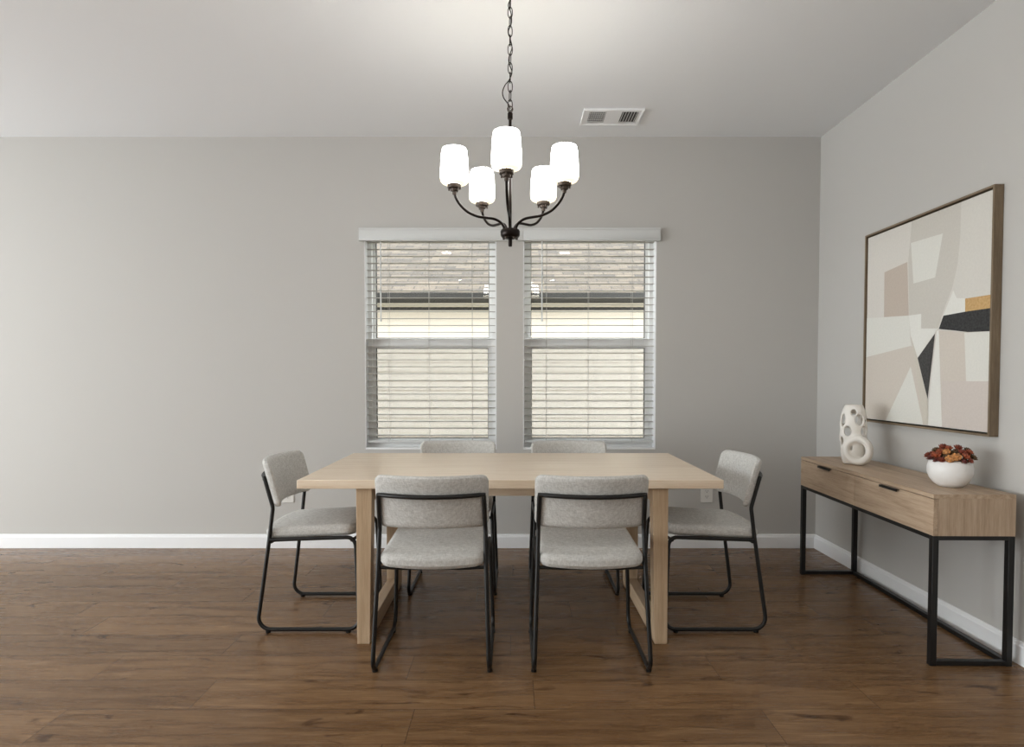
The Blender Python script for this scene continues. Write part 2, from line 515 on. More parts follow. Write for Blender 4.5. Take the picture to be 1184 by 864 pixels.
# ------------------------------------------------------------------ double-hung windows
def window(idx, xa, xb, label):
    w = thing('window_%d' % idx, label, 'window', (0, 0, 0))
    w['kind'] = 'structure'
    f = 0.034; yo, yi = 4.395, 4.338          # outer / inner frame planes
    bm = bmesh.new()
    z0, z1 = WZ0, WZ1
    box(bm, xa, xa + f, yi, yo + 0.02, z0, z1); box(bm, xb - f, xb, yi, yo + 0.02, z0, z1)
    box(bm, xa + f, xb - f, yi, yo + 0.02, z1 - f, z1); box(bm, xa + f, xb - f, yi, yo + 0.02, z0, z0 + 0.03)
    obj('window_frame', bm, M['vinyl'], w, bevel=0.002)
    zm = 1.45
    def sash(name, y0, y1, za, zb_, rb, rt, s=0.026):
        bm = bmesh.new()
        A, B = xa + f, xb - f
        box(bm, A, A + s, y0, y1, za, zb_); box(bm, B - s, B, y0, y1, za, zb_)
        box(bm, A + s, B - s, y0, y1, za, za + rb); box(bm, A + s, B - s, y0, y1, zb_ - rt, zb_)
        so = obj(name, bm, M['vinyl'], w, bevel=0.002)
        bm = bmesh.new()
        g = 0.0035
        zz0, zz1, xx0, xx1 = za + rb, zb_ - rt, A + s, B - s
        for q in ((xx0, xx0 + g, zz0, zz1), (xx1 - g, xx1, zz0, zz1), (xx0 + g, xx1 - g, zz0, zz0 + g), (xx0 + g, xx1 - g, zz1 - g, zz1)):
            box(bm, q[0], q[1], (y0 + y1) / 2 - 0.012, (y0 + y1) / 2 + 0.012, q[2], q[3])
        obj('gasket', bm, M['gutter'], so)
        obj('pane', bx(xx0 + g, xx1 - g, (y0 + y1) / 2 - 0.003, (y0 + y1) / 2 + 0.003, zz0 + g, zz1 - g), M['glass'], so)
    sash('upper_sash', 4.372, 4.400, zm - 0.005, z1 - f, 0.046, 0.025, 0.022)
    sash('lower_sash', 4.342, 4.370, z0 + 0.03, zm + 0.035, 0.040, 0.068, 0.027)
    obj('insect_screen', bx(xa + f, xb - f, 4.404, 4.4045, z0 + 0.03, zm + 0.0), M['screen'], w)
    obj('window_sill', bx(xa, xb, YB + 0.001, yi, z0, z0 + 0.012), M['trim'], w, bevel=0.002)
    bm = bmesh.new()
    for s0, s1 in ((xa, xa + 0.006), (xb - 0.006, xb)):
        box(bm, s0, s1, YB + 0.001, yi, z0 + 0.012, z1)
    obj('jamb_lining', bm, M['trim'], w)
    bm = bmesh.new(); cx = (xa + xb) / 2
    box(bm, cx - 0.03, cx + 0.03, 4.330, 4.342, 1.474, 1.486)
    obj('sash_lock', bm, M['vinyl'], w, bevel=0.002)
    return w
window(1, *WIN[0], 'left white double-hung window')
window(2, *WIN[1], 'right white double-hung window')

# ------------------------------------------------------------------ window blinds
def blind(xa, xb, vx0, vx1, wandx, cords, label):
    r = thing('window_blind', label, 'blind', ((xa + xb) / 2, 4.305, WZ1), group='window blinds on the back wall')
    ox, oy, oz = r.location
    # valance across the head, in front of the wall
    bm = bmesh.new()
    prof = [(4.259, 2.158), (4.229, 2.158), (4.226, 2.162), (4.226, 2.170), (4.229, 2.174), (4.229, 2.230), (4.225, 2.235), (4.225, 2.245), (4.259, 2.245)]
    prism(bm, [(p[0] - oy, p[1] - oz) for p in prof], 'X', vx0 - ox, vx1 - ox)
    obj('valance', bm, M['valance'], r, bevel=0.001)
    A, B = xa + 0.010 - ox, xb - 0.010 - ox
    obj('headrail', bx(A, B, -0.022, 0.022, 2.192 - oz, 2.236 - oz), M['valance'], r, bevel=0.002)
    bm = bmesh.new()
    z = 1.2346 - 0.0487 * 9
    while z < 2.185:
        n = 5; hw = 0.024; tk = 0.0026
        top = []; bot = []
        for i in range(n + 1):
            u = -1 + 2 * i / n
            top.append((u * hw, z - oz + 0.0022 * (1 - u * u) + tk / 2 + u * 0.0012)); bot.append((u * hw, z - oz + 0.0022 * (1 - u * u) - tk / 2 + u * 0.0012))
        prism(bm, top + bot[::-1], 'X', A, B)
        z += 0.0487
    obj('slats', bm, M['slat'], r)
    obj('bottom_rail', bx(A, B, -0.024, 0.024, 0.745 - oz, 0.762 - oz), M['valance'], r, bevel=0.002)
    for cxp in cords:
        bm = bmesh.new()
        for yy in (-0.0255, 0.0255):
            tube(bm, [(cxp - ox, yy, 0.75 - oz), (cxp - ox, yy, 2.20 - oz)], 0.0011, 6)
        obj('ladder_cord', bm, M['slat'], r)
    bm = bmesh.new()
    tube(bm, [(wandx - ox, -0.036, 1.60 - oz), (wandx - ox, -0.036, 1.63 - oz), (wandx - ox, -0.036, 2.16 - oz)], 0.005, 8, taper=[0.0065, 0.005, 0.0045])
    tube(bm, [(wandx - ox, -0.036, 2.155 - oz), (wandx - ox, -0.022, 2.200 - oz)], 0.003, 6)
    obj('wand', bm, M['valance'], r, smooth=True)
    return r
def xat(px, y): return (px - 593) / 700 * y
blind(*WIN[0], -1.069, 0.070, xat(441, 4.27), [xat(449.5, 4.28), xat(496, 4.28), xat(546, 4.28)], 'white slatted blind over the left window, wand hanging near its left edge')
blind(*WIN[1], 0.073, 1.024, xat(626.5, 4.27), [xat(632, 4.28), xat(680.5, 4.28), xat(731, 4.28)], 'white slatted blind over the right window, the one nearer the console')

# ------------------------------------------------------------------ outside: neighbouring house
hs = thing('neighbour_house', 'cream sided house with grey shingle roof seen through the windows', 'house', (0, 8.5, -0.4))
bm = bmesh.new()
pitch = 0.13; z = 0.0
pts = []
while z < 2.60 - 0.001:
    pts.append((0.0, z)); pts.append((-0.016, z)); pts.append((0.0, z + pitch)); z += pitch
prism(bm, [(0.14, 0)] + [q for i, q in enumerate(pts)] + [(0.14, 2.60)], 'X', -5.0, 5.0)
obj('siding_wall', bm, M['siding'], hs)
obj('soffit', bx(-5.3, 5.3, -0.48, 0.14, 2.585, 2.60), M['soffit'], hs)
bm = bmesh.new()
x = -5.2
while x < 5.2:
    box(bm, x, x + 0.05, -0.036, -0.012, 2.555, 2.585); x += 0.105
box(bm, -5.0, 5.0, -0.022, 0.0, 2.545, 2.585)  # dark toothed strip standing in for the jagged shadow under the soffit
obj('frieze_shadow_strip', bm, M['gutter'], hs)
bm = bmesh.new()
prism(bm, [(-0.48, 2.585), (-0.53, 2.585), (-0.585, 2.64), (-0.60, 2.71), (-0.48, 2.71)], 'X', -5.35, 5.35)
obj('gutter', bm, M['gutter'], hs)
bm = bmesh.new()
uvl = bm.loops.layers.uv.new('UVMap')
Y0, Z0_, RUN, SL = -0.50, 2.70, 4.6, 0.42
prism(bm, [(Y0, Z0_), (Y0 + RUN, Z0_ + RUN * SL), (Y0 + 2 * RUN, Z0_), (Y0 + 2 * RUN, Z0_ - 0.05), (Y0, Z0_ - 0.05)], 'X', -5.4, 5.4)
for f in bm.faces:
    for l in f.loops:
        l[uvl].uv = (l.vert.co.x, (l.vert.co.y - Y0) * math.sqrt(1 + SL * SL))
obj('roof', bm, M['shingle'], hs)
# terrain
bm = bmesh.new()
box(bm, -30, 30, YB + TH + 0.05, 30, -0.55, -0.42)
lw_ = obj('outdoor_ground', bm, M['outdoor_ground']); struct(lw_, 'grey-brown ground between the houses')

# ------------------------------------------------------------------ dining table
TX0, TX1, TY0, TY1 = -0.966, 0.942, 2.69, 3.66
tb = thing('dining_table', 'light oak rectangular dining table with plank end frames, in the middle of the room', 'table', ((TX0 + TX1) / 2, (TY0 + TY1) / 2, 0))
ox, oy = tb.location.x, tb.location.y
obj('tabletop', bx(TX0 - ox, TX1 - ox, TY0 - oy, TY1 - oy, 0.711, 0.75), M['oak'], tb, bevel=0.0025)
LYF = (2.71, 2.775); LYR = (3.36, 3.50)
for s, xo in ((-1, -0.706), (1, 0.700)):
    xi_t = xo - s * 0.071; xi_b = xo - s * 0.058
    for (la, lb) in (LYF, LYR):
        bm = bmesh.new()
        prism(bm, [(xo - ox, 0), (xi_b - ox, 0), (xi_t - ox, 0.711), (xo - ox, 0.711)], 'Y', la - oy, lb - oy)
        obj('leg', bm, M['oak_z'], tb, bevel=0.002)
    a, b_ = sorted((xo - s * 0.006, xi_b + s * 0.001))
    obj('floor_rail', bx(a - ox, b_ - ox, LYF[1] - oy, LYR[0] - oy, 0.004, 0.082), M['oak_y'], tb, bevel=0.002)
    a, b_ = sorted((xo - s * 0.006, xi_t + s * 0.004))
    obj('top_rail', bx(a - ox, b_ - ox, LYF[1] - oy, LYR[0] - oy, 0.640, 0.711), M['oak_y'], tb, bevel=0.002)
for (ya, yb_) in ((2.90, 2.925), (3.22, 3.245)):
    obj('apron', bx(-0.634 - ox, 0.628 - ox, ya - oy, yb_ - oy, 0.638, 0.711), M['oak'], tb, bevel=0.0015)

# ------------------------------------------------------------------ dining chairs
def half_w(z):      # tube centre line half width by height (splayed feet)
    if z < 0.44: return 0.236 - (0.236 - 0.221) * z / 0.44
    return 0.221 - (0.221 - 0.214) * (z - 0.44) / 0.295
R_T = 0.0092
def bow(x, amt=0.06, hw=0.22):
    return -amt * (1 - min(1, (x / hw) ** 2))
def make_chair():
    c = thing('dining_chair', 'x', 'chair', (0, 0, 0), group='grey dining chairs around the table')
    for s in (-1, 1):
        P = lambda y, z: (s * half_w(z), y, z)
        # floor loop and rear post
        path = fillet([P(-0.207, 0.728), P(-0.168, 0.590), P(-0.186, 0.438), P(-0.243, R_T + .006), P(0.243, R_T + .006), P(0.222, 0.452), P(-0.182, 0.438)],
                      [0, 0.06, 0.5, 0.055, 0.05, 0.042, 0], 7)
        bm = bmesh.new(); tube(bm, path, R_T, 10)
        fr = obj('side_frame', bm, M['black'], c, smooth=True)
        for yy in (-0.19, 0.19):
            bm = bmesh.new(); lathe(bm, [(0, 0), (0.011, 0), (0.012, 0.004), (0.012, 0.009), (0, 0.009)], 12, s * 0.236, yy)
            obj('foot_glide', bm, M['black'], fr, smooth=True)
    # top bar : bends from the posts and bows backwards behind the pad
    pts = []
    N = 18
    for i in range(N + 1):
        x = -0.214 + 0.428 * i / N
        pts.append((x, -0.209 + bow(x, 0.060, 0.214) , 0.735))
    bm = bmesh.new()
    tube(bm, [(-0.2145, -0.2065, 0.722)] + pts + [(0.2145, -0.2065, 0.722)], R_T, 10)
    obj('back_bar', bm, M['black'], c, smooth=True)
    for (yy, zz, dz) in ((0.205, 0.4365, -0.010), (-0.176, 0.428, -0.004)):
        pts = fillet([(-0.221, yy, zz), (-0.12, yy, zz + dz), (0.12, yy, zz + dz), (0.221, yy, zz)], 0.15, 5)
        bm = bmesh.new(); tube(bm, pts, 0.0075, 8)
        obj('seat_crossbar', bm, M['black'], c, smooth=True)
    # seat cushion
    def dseat(p):
        x, y, z = p
        u = x / 0.214; v = y / 0.212
        crown = 0.009 * (1 - u * u) * (1 - v * v) if z > 0 else -0.007 * (1 - u * u)
        yy = y - 0.030 * (1 - u * u) * max(0, -v) + 0.006
        zz = z + crown + 0.474 + 0.010 * v
        return Vector((x, yy, zz))
    bm = bmesh.new(); pad(bm, (0.216, 0.213, 0.026), 0.022, 0.045, (0, 1), dseat, (28, 24, 6))
    obj('seat', bm, M['fabric'], c, smooth=True)
    # back cushion
    def dback(p):
        x, y, z = p
        zz = z + 0.704
        lean = -0.262 * z
        yy = y - 0.207 + 0.0092 + 0.020 + 0.010 + lean + 0.005 + bow(x, 0.062, 0.232)
        yy += 0.0
        return Vector((x, yy, zz))
    bm = bmesh.new(); pad(bm, (0.2315, 0.019, 0.111), 0.017, 0.030, (0, 2), dback, (32, 6, 18))
    obj('backrest', bm, M['fabric'], c, smooth=True)
    return c

def copy_thing(root):
    r = root.copy(); COL.objects.link(r)
    for ch in list(root.children):
        q = ch.copy(); COL.objects.link(q); q.parent = r
        for g in list(ch.children):
            h = g.copy(); COL.objects.link(h); h.parent = q
    return r
chair0 = make_chair()
spots = [
    (-0.331, 2.645, 0, 'grey upholstered chair with black frame, left of the two backing onto the viewer'),
    (0.322, 2.645, 0, 'grey upholstered chair with black frame, right of the two backing onto the viewer'),
    (-0.970, 3.072, -PI / 2, 'grey chair seen side-on at the left end of the table, on a black sled frame'),
    (0.962, 3.072, PI / 2, 'grey chair seen side-on at the right end of the table, near the wall outlet'),
    (-0.336, 3.522, PI, 'grey chair behind the table under the left window, mostly hidden by the tabletop'),
    (0.343, 3.522, PI, 'grey chair behind the table under the right window, mostly hidden by the tabletop'),
]
for i, (x, y, rz, lb) in enumerate(spots):
    c = chair0 if i == 0 else copy_thing(chair0)
    c.location = (x, y, 0); c.rotation_euler = (0, 0, rz); c['label'] = lb

# ------------------------------------------------------------------ console table (built along +Y, then turned a little)
CY, CX = 3.10, 1.758
cs = thing('console_table', 'long narrow wood console with two drawers on a black metal frame against the right wall', 'console table', (CX, CY, 0), -math.radians(0.95))
HL, DP = 0.600, 0.338
ZB, ZT = 0.549, 0.723
# body
bm = bmesh.new()
pt = 0.018
box(bm, 0.020, DP, -HL, -HL + pt, ZB, ZT - pt)          # near end panel
box(bm, 0.020, DP, HL - pt, HL, ZB, ZT - pt)
box(bm, 0.020, DP, -0.009, 0.009, ZB, ZT - pt)
box(bm, DP - 0.012, DP, -HL + pt, HL - pt, ZB + 0.012, ZT - pt)
obj('cabinet_body', bm, M['con_z'], cs)
obj('bottom_panel', bx(0.020, DP, -HL + pt, HL - pt, ZB, ZB + 0.012), M['con'], cs)
obj('top_panel', bx(0, DP, -HL, HL, ZT - pt, ZT), M['con'], cs, bevel=0.001)
for (a, b_) in ((-HL, -0.0018), (0.0018, HL)):
    d = obj('drawer', bx(0, 0.0185, a, b_, ZB, ZT - pt - 0.0025), M['con'], cs, bevel=0.0006)
    m_ = (a + b_) / 2
    bm = bmesh.new()
    box(bm, -0.013, 0.0, m_ - 0.068, m_ + 0.068, ZT - pt - 0.007, ZT - pt - 0.004)
    box(bm, -0.013, -0.0105, m_ - 0.068, m_ + 0.068, ZT - pt - 0.015, ZT - pt - 0.004)
    obj('handle', bm, M['black'], d)
# metal frame
q = 0.025
def sq(name, *a):
    return obj(name, bx(*a), M['black'], cs, bevel=0.0015)
for yy in (-HL, HL - q):
    for xx in (0.0, DP - q):
        sq('leg', xx, xx + q, yy, yy + q, 0, ZB)
    sq('end_rail', q, DP - q, yy, yy + q, ZB - 0.018, ZB)
    sq('floor_rail', q, DP - q, yy, yy + q, 0.002, 0.022)
sq('front_rail', 0.0, q, -HL + q, HL - q, ZB - 0.018, ZB)
sq('rear_rail', DP - q, DP, -HL + q, HL - q, ZB - 0.018, ZB)
sq('rear_floor_rail', DP - q, DP, -HL + q, HL - q, 0.002, 0.022)

# ------------------------------------------------------------------ framed abstract painting
ART = [
 ('cream',[(3.632,2.040),(2.674,2.040),(2.674,0.966),(3.632,0.966)]),
 ('cream2',[(3.228,2.039),(2.874,2.035),(2.879,1.807),(2.919,1.651),(2.974,1.533),(3.220,1.550),(3.250,1.838),(3.238,1.923)]),
 ('light',[(2.874,2.040),(2.674,2.040),(2.674,1.560),(2.900,1.586),(2.918,1.617),(2.898,1.709),(2.879,1.807)]),
 ('grey',[(3.228,2.040),(2.874,2.040),(2.875,1.879),(2.888,1.748),(2.919,1.642),(2.980,1.529),(3.014,1.447),(3.136,1.457),(3.138,1.537),(3.234,1.538),(3.250,1.838),(3.238,1.923)]),
 ('beige2',[(3.456,1.805),(3.257,1.826),(3.237,1.538),(3.453,1.545)]),
 ('white',[(3.231,1.921),(2.992,1.915),(3.040,1.708),(3.204,1.703)]),
 ('white2',[(2.913,1.625),(2.889,1.585),(2.834,1.578),(2.826,1.508),(2.985,1.500)]),
 ('white',[(3.632,1.561),(3.234,1.538),(3.224,1.445),(3.215,1.376),(3.632,1.329)]),
 ('beige',[(3.632,1.329),(3.215,1.376),(3.194,1.366),(3.101,0.966),(3.632,0.966)]),
 ('white',[(3.212,1.266),(3.420,0.966),(3.105,0.966)]),
 ('white2',[(3.234,1.538),(3.138,1.537),(3.136,1.461),(3.014,1.451),(3.158,1.310),(3.217,1.431)]),
 ('grey2',[(3.224,1.441),(3.158,1.310),(3.079,1.101),(3.062,0.966),(3.108,0.966),(3.186,1.329)]),
 ('beige',[(3.008,1.442),(2.813,1.419),(2.674,1.413),(2.674,0.966),(2.975,0.966)]),
 ('white2',[(3.020,1.439),(3.005,1.442),(2.969,0.966),(3.069,0.966),(3.066,1.101)]),
 ('pink',[(2.976,1.190),(2.674,1.192),(2.674,0.966),(2.969,0.966)]),
 ('white',[(2.834,1.417),(2.674,1.413),(2.674,1.192),(2.817,1.191)]),
 ('dark',[(3.032,1.427),(3.158,1.310),(3.076,1.101)]),
 ('gold',[(2.834,1.576),(2.674,1.574),(2.674,1.513),(2.832,1.513)]),
 ('black',[(2.974,1.511),(2.832,1.515),(2.674,1.515),(2.674,1.413),(2.813,1.419),(2.913,1.435),(3.005,1.448)]),
]
AY0, AY1, AZ0, AZ1 = 2.664, 3.636, 0.946, 2.052
ar = thing('framed_painting', 'large framed abstract painting of cream, beige, black and gold shapes on the right wall', 'painting', (XR - 0.001, (AY0 + AY1) / 2, AZ0))
ox, oy, oz = ar.location
XF = 2.100
bm = bmesh.new()
fw = 0.0105
mats = [M['art_' + k] for k in ARTC]; keys = list(ARTC)
cy0, cy1, cz0, cz1 = AY0 + fw + 0.006, AY1 - fw - 0.006, AZ0 + fw + 0.0075, AZ1 - fw - 0.0075
box(bm, XF + 0.010 - ox, XR - 0.008 - ox, cy0 - oy, cy1 - oy, cz0 - oz, cz1 - oz, keys.index('cream'))
for i, (k, p) in enumerate(ART[1:]):
    xx = XF + 0.010 - 0.00012 * (i + 1)
    vs = [bm.verts.new((xx - ox, min(max(a, cy0), cy1) - oy, min(max(b_, cz0), cz1) - oz)) for a, b_ in p]
    f = bm.faces.new(vs); f.material_index = keys.index(k)
cv = obj('canvas', bm, None, ar, mats=mats)
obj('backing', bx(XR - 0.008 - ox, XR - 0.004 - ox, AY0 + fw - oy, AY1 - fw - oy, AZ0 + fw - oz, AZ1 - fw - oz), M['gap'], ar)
for (a, b_, c_, d_, mm) in ((AY0, AY1, AZ0, AZ0 + fw, 'frame_y'), (AY0, AY1, AZ1 - fw, AZ1, 'frame_y'), (AY0, AY0 + fw, AZ0 + fw, AZ1 - fw, 'frame_z'), (AY1 - fw, AY1, AZ0 + fw, AZ1 - fw, 'frame_z')):
    obj('frame_rail', bx(XF - ox, XR - 0.0015 - ox, a - oy, b_ - oy, c_ - oz, d_ - oz), M[mm], ar, bevel=0.0008)

# ------------------------------------------------------------------ chandelier
CHX, CHY = -0.0115, 2.60
ch = thing('chandelier', 'dark bronze five-arm chandelier with glowing white glass shades, hung on a chain', 'chandelier', (CHX, CHY, 0))
bm = bmesh.new(); lathe(bm, [(0, 2.845), (0.012, 2.845), (0.02, 2.852), (0.058, 2.862), (0.064, 2.872), (0.064, 2.8795), (0, 2.8795)], 32)
obj('canopy', bm, M['bronze'], ch, smooth=True)
bm = bmesh.new()
lathe(bm, [(0, 1.766), (0.0075, 1.767), (0.0085, 1.772), (0.0085, 1.796), (0.020, 1.799), (0.034, 1.803), (0.041, 1.812), (0.042, 1.830), (0.038, 1.838), (0.016, 1.842), (0.0065, 1.846), (0.0065, 2.300), (0.011, 2.304), (0.011, 2.328), (0.006, 2.334), (0, 2.336)], 28)
obj('stem', bm, M['bronze'], ch, smooth=True)
for k in range(5):
    a = 2 * PI * k / 5 + 0.3
    bm = bmesh.new()
    lathe(bm, [(0, 1.797), (0.005, 1.798), (0.006, 1.803), (0, 1.806)], 10, 0.029 * math.cos(a), 0.029 * math.sin(a))
    obj('hub_screw', bm, M['cup'], ch, smooth=True)
bm = bmesh.new()
tube(bm, [(0.011 * math.cos(t_), 0, 2.345 + 0.012 * math.sin(t_)) for t_ in [2 * PI * i / 16 for i in range(16)]], 0.0025, 7, closed=True)
obj('loop', bm, M['cup'], ch, smooth=True)
bm = bmesh.new()
z = 2.362; i = 0
while z < 2.835:
    L, W = 0.0235, 0.0095
    rot = 0.25 + (PI / 2 if i % 2 else 0) + 0.15 * math.sin(i * 1.7)
    pts = []
    for k in range(20):
        tt = 2 * PI * k / 20
        u, w = W * math.cos(tt), math.copysign(abs(math.sin(tt)) ** 0.8, math.sin(tt)) * L
        pts.append((u * math.cos(rot), u * math.sin(rot), z + w))
    tube(bm, pts, 0.0019, 6, closed=True)
    z += 0.0385; i += 1
obj('chain', bm, M['bronze'], ch, smooth=True)
bm = bmesh.new()
pts = [Vector((0, 0, 2.345)), Vector((-0.006, -.004, 2.362)), Vector((-0.026, -0.012, 2.385)), Vector((-0.032, -0.013, 2.410)), Vector((-0.022, -0.01, 2.440)), Vector((-0.004, -.006, 2.465))]
for j in range(1, 12):
    zz = 2.465 + j * 0.0345
    pts.append(Vector((0.008 * math.sin(j * 1.9), 0.008 * math.cos(j * 1.9), zz)))
cr = []
for i in range(len(pts) - 1):
    p0 = pts[max(i - 1, 0)]; p1 = pts[i]; p2 = pts[i + 1]; p3 = pts[min(i + 2, len(pts) - 1)]
    for k in range(5):
        u = k / 5
        cr.append(0.5 * ((2 * p1) + (-p0 + p2) * u + (2 * p0 - 5 * p1 + 4 * p2 - p3) * u * u + (-p0 + 3 * p1 - 3 * p2 + p3) * u ** 3))
cr.append(pts[-1])
tube(bm, cr, 0.0022, 6)
obj('wire', bm, M['bronze'], ch, smooth=True)
prof = [(0.026, 1.838), (0.030, 1.852), (0.044, 1.868), (0.070, 1.879), (0.105, 1.882), (0.145, 1.886), (0.185, 1.902), (0.215, 1.928), (0.232, 1.953), (0.238, 1.972), (0.239, 1.985)]
for k in range(5):
    a = -PI / 2 + 2 * PI * k / 5 - 0.055
    d = Vector((math.cos(a), math.sin(a), 0))
    P_ = [Vector((r_ * d.x, r_ * d.y, z_)) for r_, z_ in prof]
    cr = []
    for i in range(len(P_) - 1):
        p0 = P_[max(i - 1, 0)]; p1 = P_[i]; p2 = P_[i + 1]; p3 = P_[min(i + 2, len(P_) - 1)]
        for q_ in range(4):
            u = q_ / 4
            cr.append(0.5 * ((2 * p1) + (-p0 + p2) * u + (2 * p0 - 5 * p1 + 4 * p2 - p3) * u * u + (-p0 + 3 * p1 - 3 * p2 + p3) * u ** 3))
    cr.append(P_[-1])
    bm = bmesh.new(); tube(bm, cr, 0.0058, 10)
    am = obj('arm', bm, M['bronze'], ch, smooth=True)
    ex, ey = 0.239 * d.x, 0.239 * d.y
    bm = bmesh.new()
    lathe(bm, [(0, 1.966), (0.0075, 1.967), (0.009, 1.972), (0.009, 1.980), (0.0155, 1.982), (0.017, 1.986), (0.017, 1.992), (0.028, 1.994), (0.029, 1.997), (0.029, 2.008), (0.026, 2.010), (0, 2.010)], 24, ex, ey)
    for w in range(3):
        aw = a + 2 * PI * w / 3
        lathe(bm, [(0, 1.982), (0.0035, 1.983), (0.0035, 1.993), (0, 1.994)], 8, ex + 0.023 * math.cos(aw), ey + 0.023 * math.sin(aw))
    obj('shade_holder', bm, M['cup'], am, smooth=True)
    bm = bmesh.new()
    zb_ = 2.010
    pr = [(0.028, 0.0), (0.044, 0.001), (0.054, 0.005), (0.0595, 0.012), (0.0615, 0.022), (0.0608, 0.045), (0.0585, 0.085), (0.0560, 0.115), (0.0535, 0.129), (0.0515, 0.1335), (0.0490, 0.1335), (0.0520, 0.115), (0.0550, 0.085), (0.0570, 0.045), (0.0570, 0.022), (0.052, 0.010), (0.028, 0.004)]
    lathe(bm, [(q_[0] * 0.965, q_[1] * 1.085) for q_ in pr], 36)
    obj('lamp_shade', bm, M['opal'], ch, smooth=True, loc=(ex, ey, zb_))
    bm = bmesh.new()
    lathe(bm, [(0.0, 0.0), (0.011, 0.0), (0.012, 0.02), (0.020, 0.045), (0.022, 0.062), (0.016, 0.078), (0, 0.084)], 16)
    obj('bulb', bm, M['opal'], ch, smooth=True, loc=(ex, ey, zb_))

# ------------------------------------------------------------------ ceiling vent
vt = thing('ceiling_vent', 'white ceiling air register with two louvred grilles near the back wall', 'vent', (0.632, 3.923, ZC))
VW, VD = 0.190, 0.116
bm = bmesh.new()
gx = [(-0.150, -0.045), (0.055, 0.160)]
gy0, gy1 = -0.082, 0.082
# face plate around the two grille openings, with sloped rim
tk = -0.010
for a, b_ in ((-VW + 0.012, gx[0][0]), (gx[0][1], gx[1][0]), (gx[1][1], VW - 0.012)):
    box(bm, a, b_, -VD + 0.012, VD - 0.012, tk, -0.0005)
for a, b_ in gx:
    box(bm, a, b_, -VD + 0.012, gy0, tk, -0.0005); box(bm, a, b_, gy1, VD - 0.012, tk, -0.0005)
for (x0, x1, ya, yb_) in ((-VW, -VW + 0.012, -VD, VD), (VW - 0.012, VW, -VD, VD), (-VW + .012, VW - .012, -VD, -VD + 0.012), (-VW + .012, VW - .012, VD - 0.012, VD)):
    box(bm, x0, x1, ya, yb_, -0.014, -0.0005)
obj('face_plate', bm, M['trim'], vt, bevel=0.0015)
for a, b_ in gx: obj('duct_shade_plate', bx(a, b_, gy0, gy1, -0.0016, -0.0006), M['gutter'], vt)  # dark plates on the solid ceiling, duct shade put into their colour
for gi, (a, b_) in enumerate(gx):
    bm = bmesh.new()
    n = 8 if gi == 0 else 6
    for i in range(n):
        xx = a + (b_ - a) * (i + 0.5) / n
        s = 0.0018 if gi == 1 else 0.0022
        prism(bm, [(xx - 0.0013 - s, -0.0125), (xx + 0.0013 - s, -0.0125), (xx + 0.0013 + s, -0.002), (xx - 0.0013 + s, -0.002)], 'Y', gy0, gy1)
    if gi == 0:
        for j in range(7):
            yy = gy0 + (gy1 - gy0) * (j + 0.5) / 7
            box(bm, a, b_, yy - 0.0015, yy + 0.0015, -0.006, -0.002)
    obj('louvre', bm, M['trim'], vt)

# ------------------------------------------------------------------ outlets
def outlet(x0, x1, z0, z1, label):
    o = thing('wall_outlet', label, 'outlet', ((x0 + x1) / 2, YB, (z0 + z1) / 2), group='wall outlets under the windows')
    w, h = (x1 - x0) / 2, (z1 - z0) / 2
    obj('cover_plate', bx(-w, w, -0.006, -0.0003, -h, h), M['plastic'], o, bevel=0.002)
    for s in (-1, 1):
        bm = bmesh.new()
        lathe(bm, [(0, 0), (0.0165, 0), (0.0172, 0.002), (0, 0.002)], 20)
        bmesh.ops.rotate(bm, verts=bm.verts[:], cent=(0, 0, 0), matrix=Matrix.Rotation(PI / 2, 3, 'X'))
        r_ = obj('receptacle', bm, M['plastic'], o, smooth=True, loc=(0, -0.006, s * 0.0195))
        bm = bmesh.new()
        box(bm, -0.0085, -0.0060, -0.0026, -0.0018, -0.002, 0.008); box(bm, 0.0060, 0.0085, -0.0026, -0.0018, -0.001, 0.007)
        box(bm, -0.0025, 0.0025, -0.0026, -0.0018, -0.0105, -0.0060)
        obj('socket_slots', bm, M['gap'], r_)
outlet(1.328, 1.412, 0.324, 0.446, 'white electrical outlet on the wall between the table and the right end chair')
outlet(-1.632, -1.548, 0.324, 0.446, 'white electrical outlet mostly hidden behind the left end chair back')

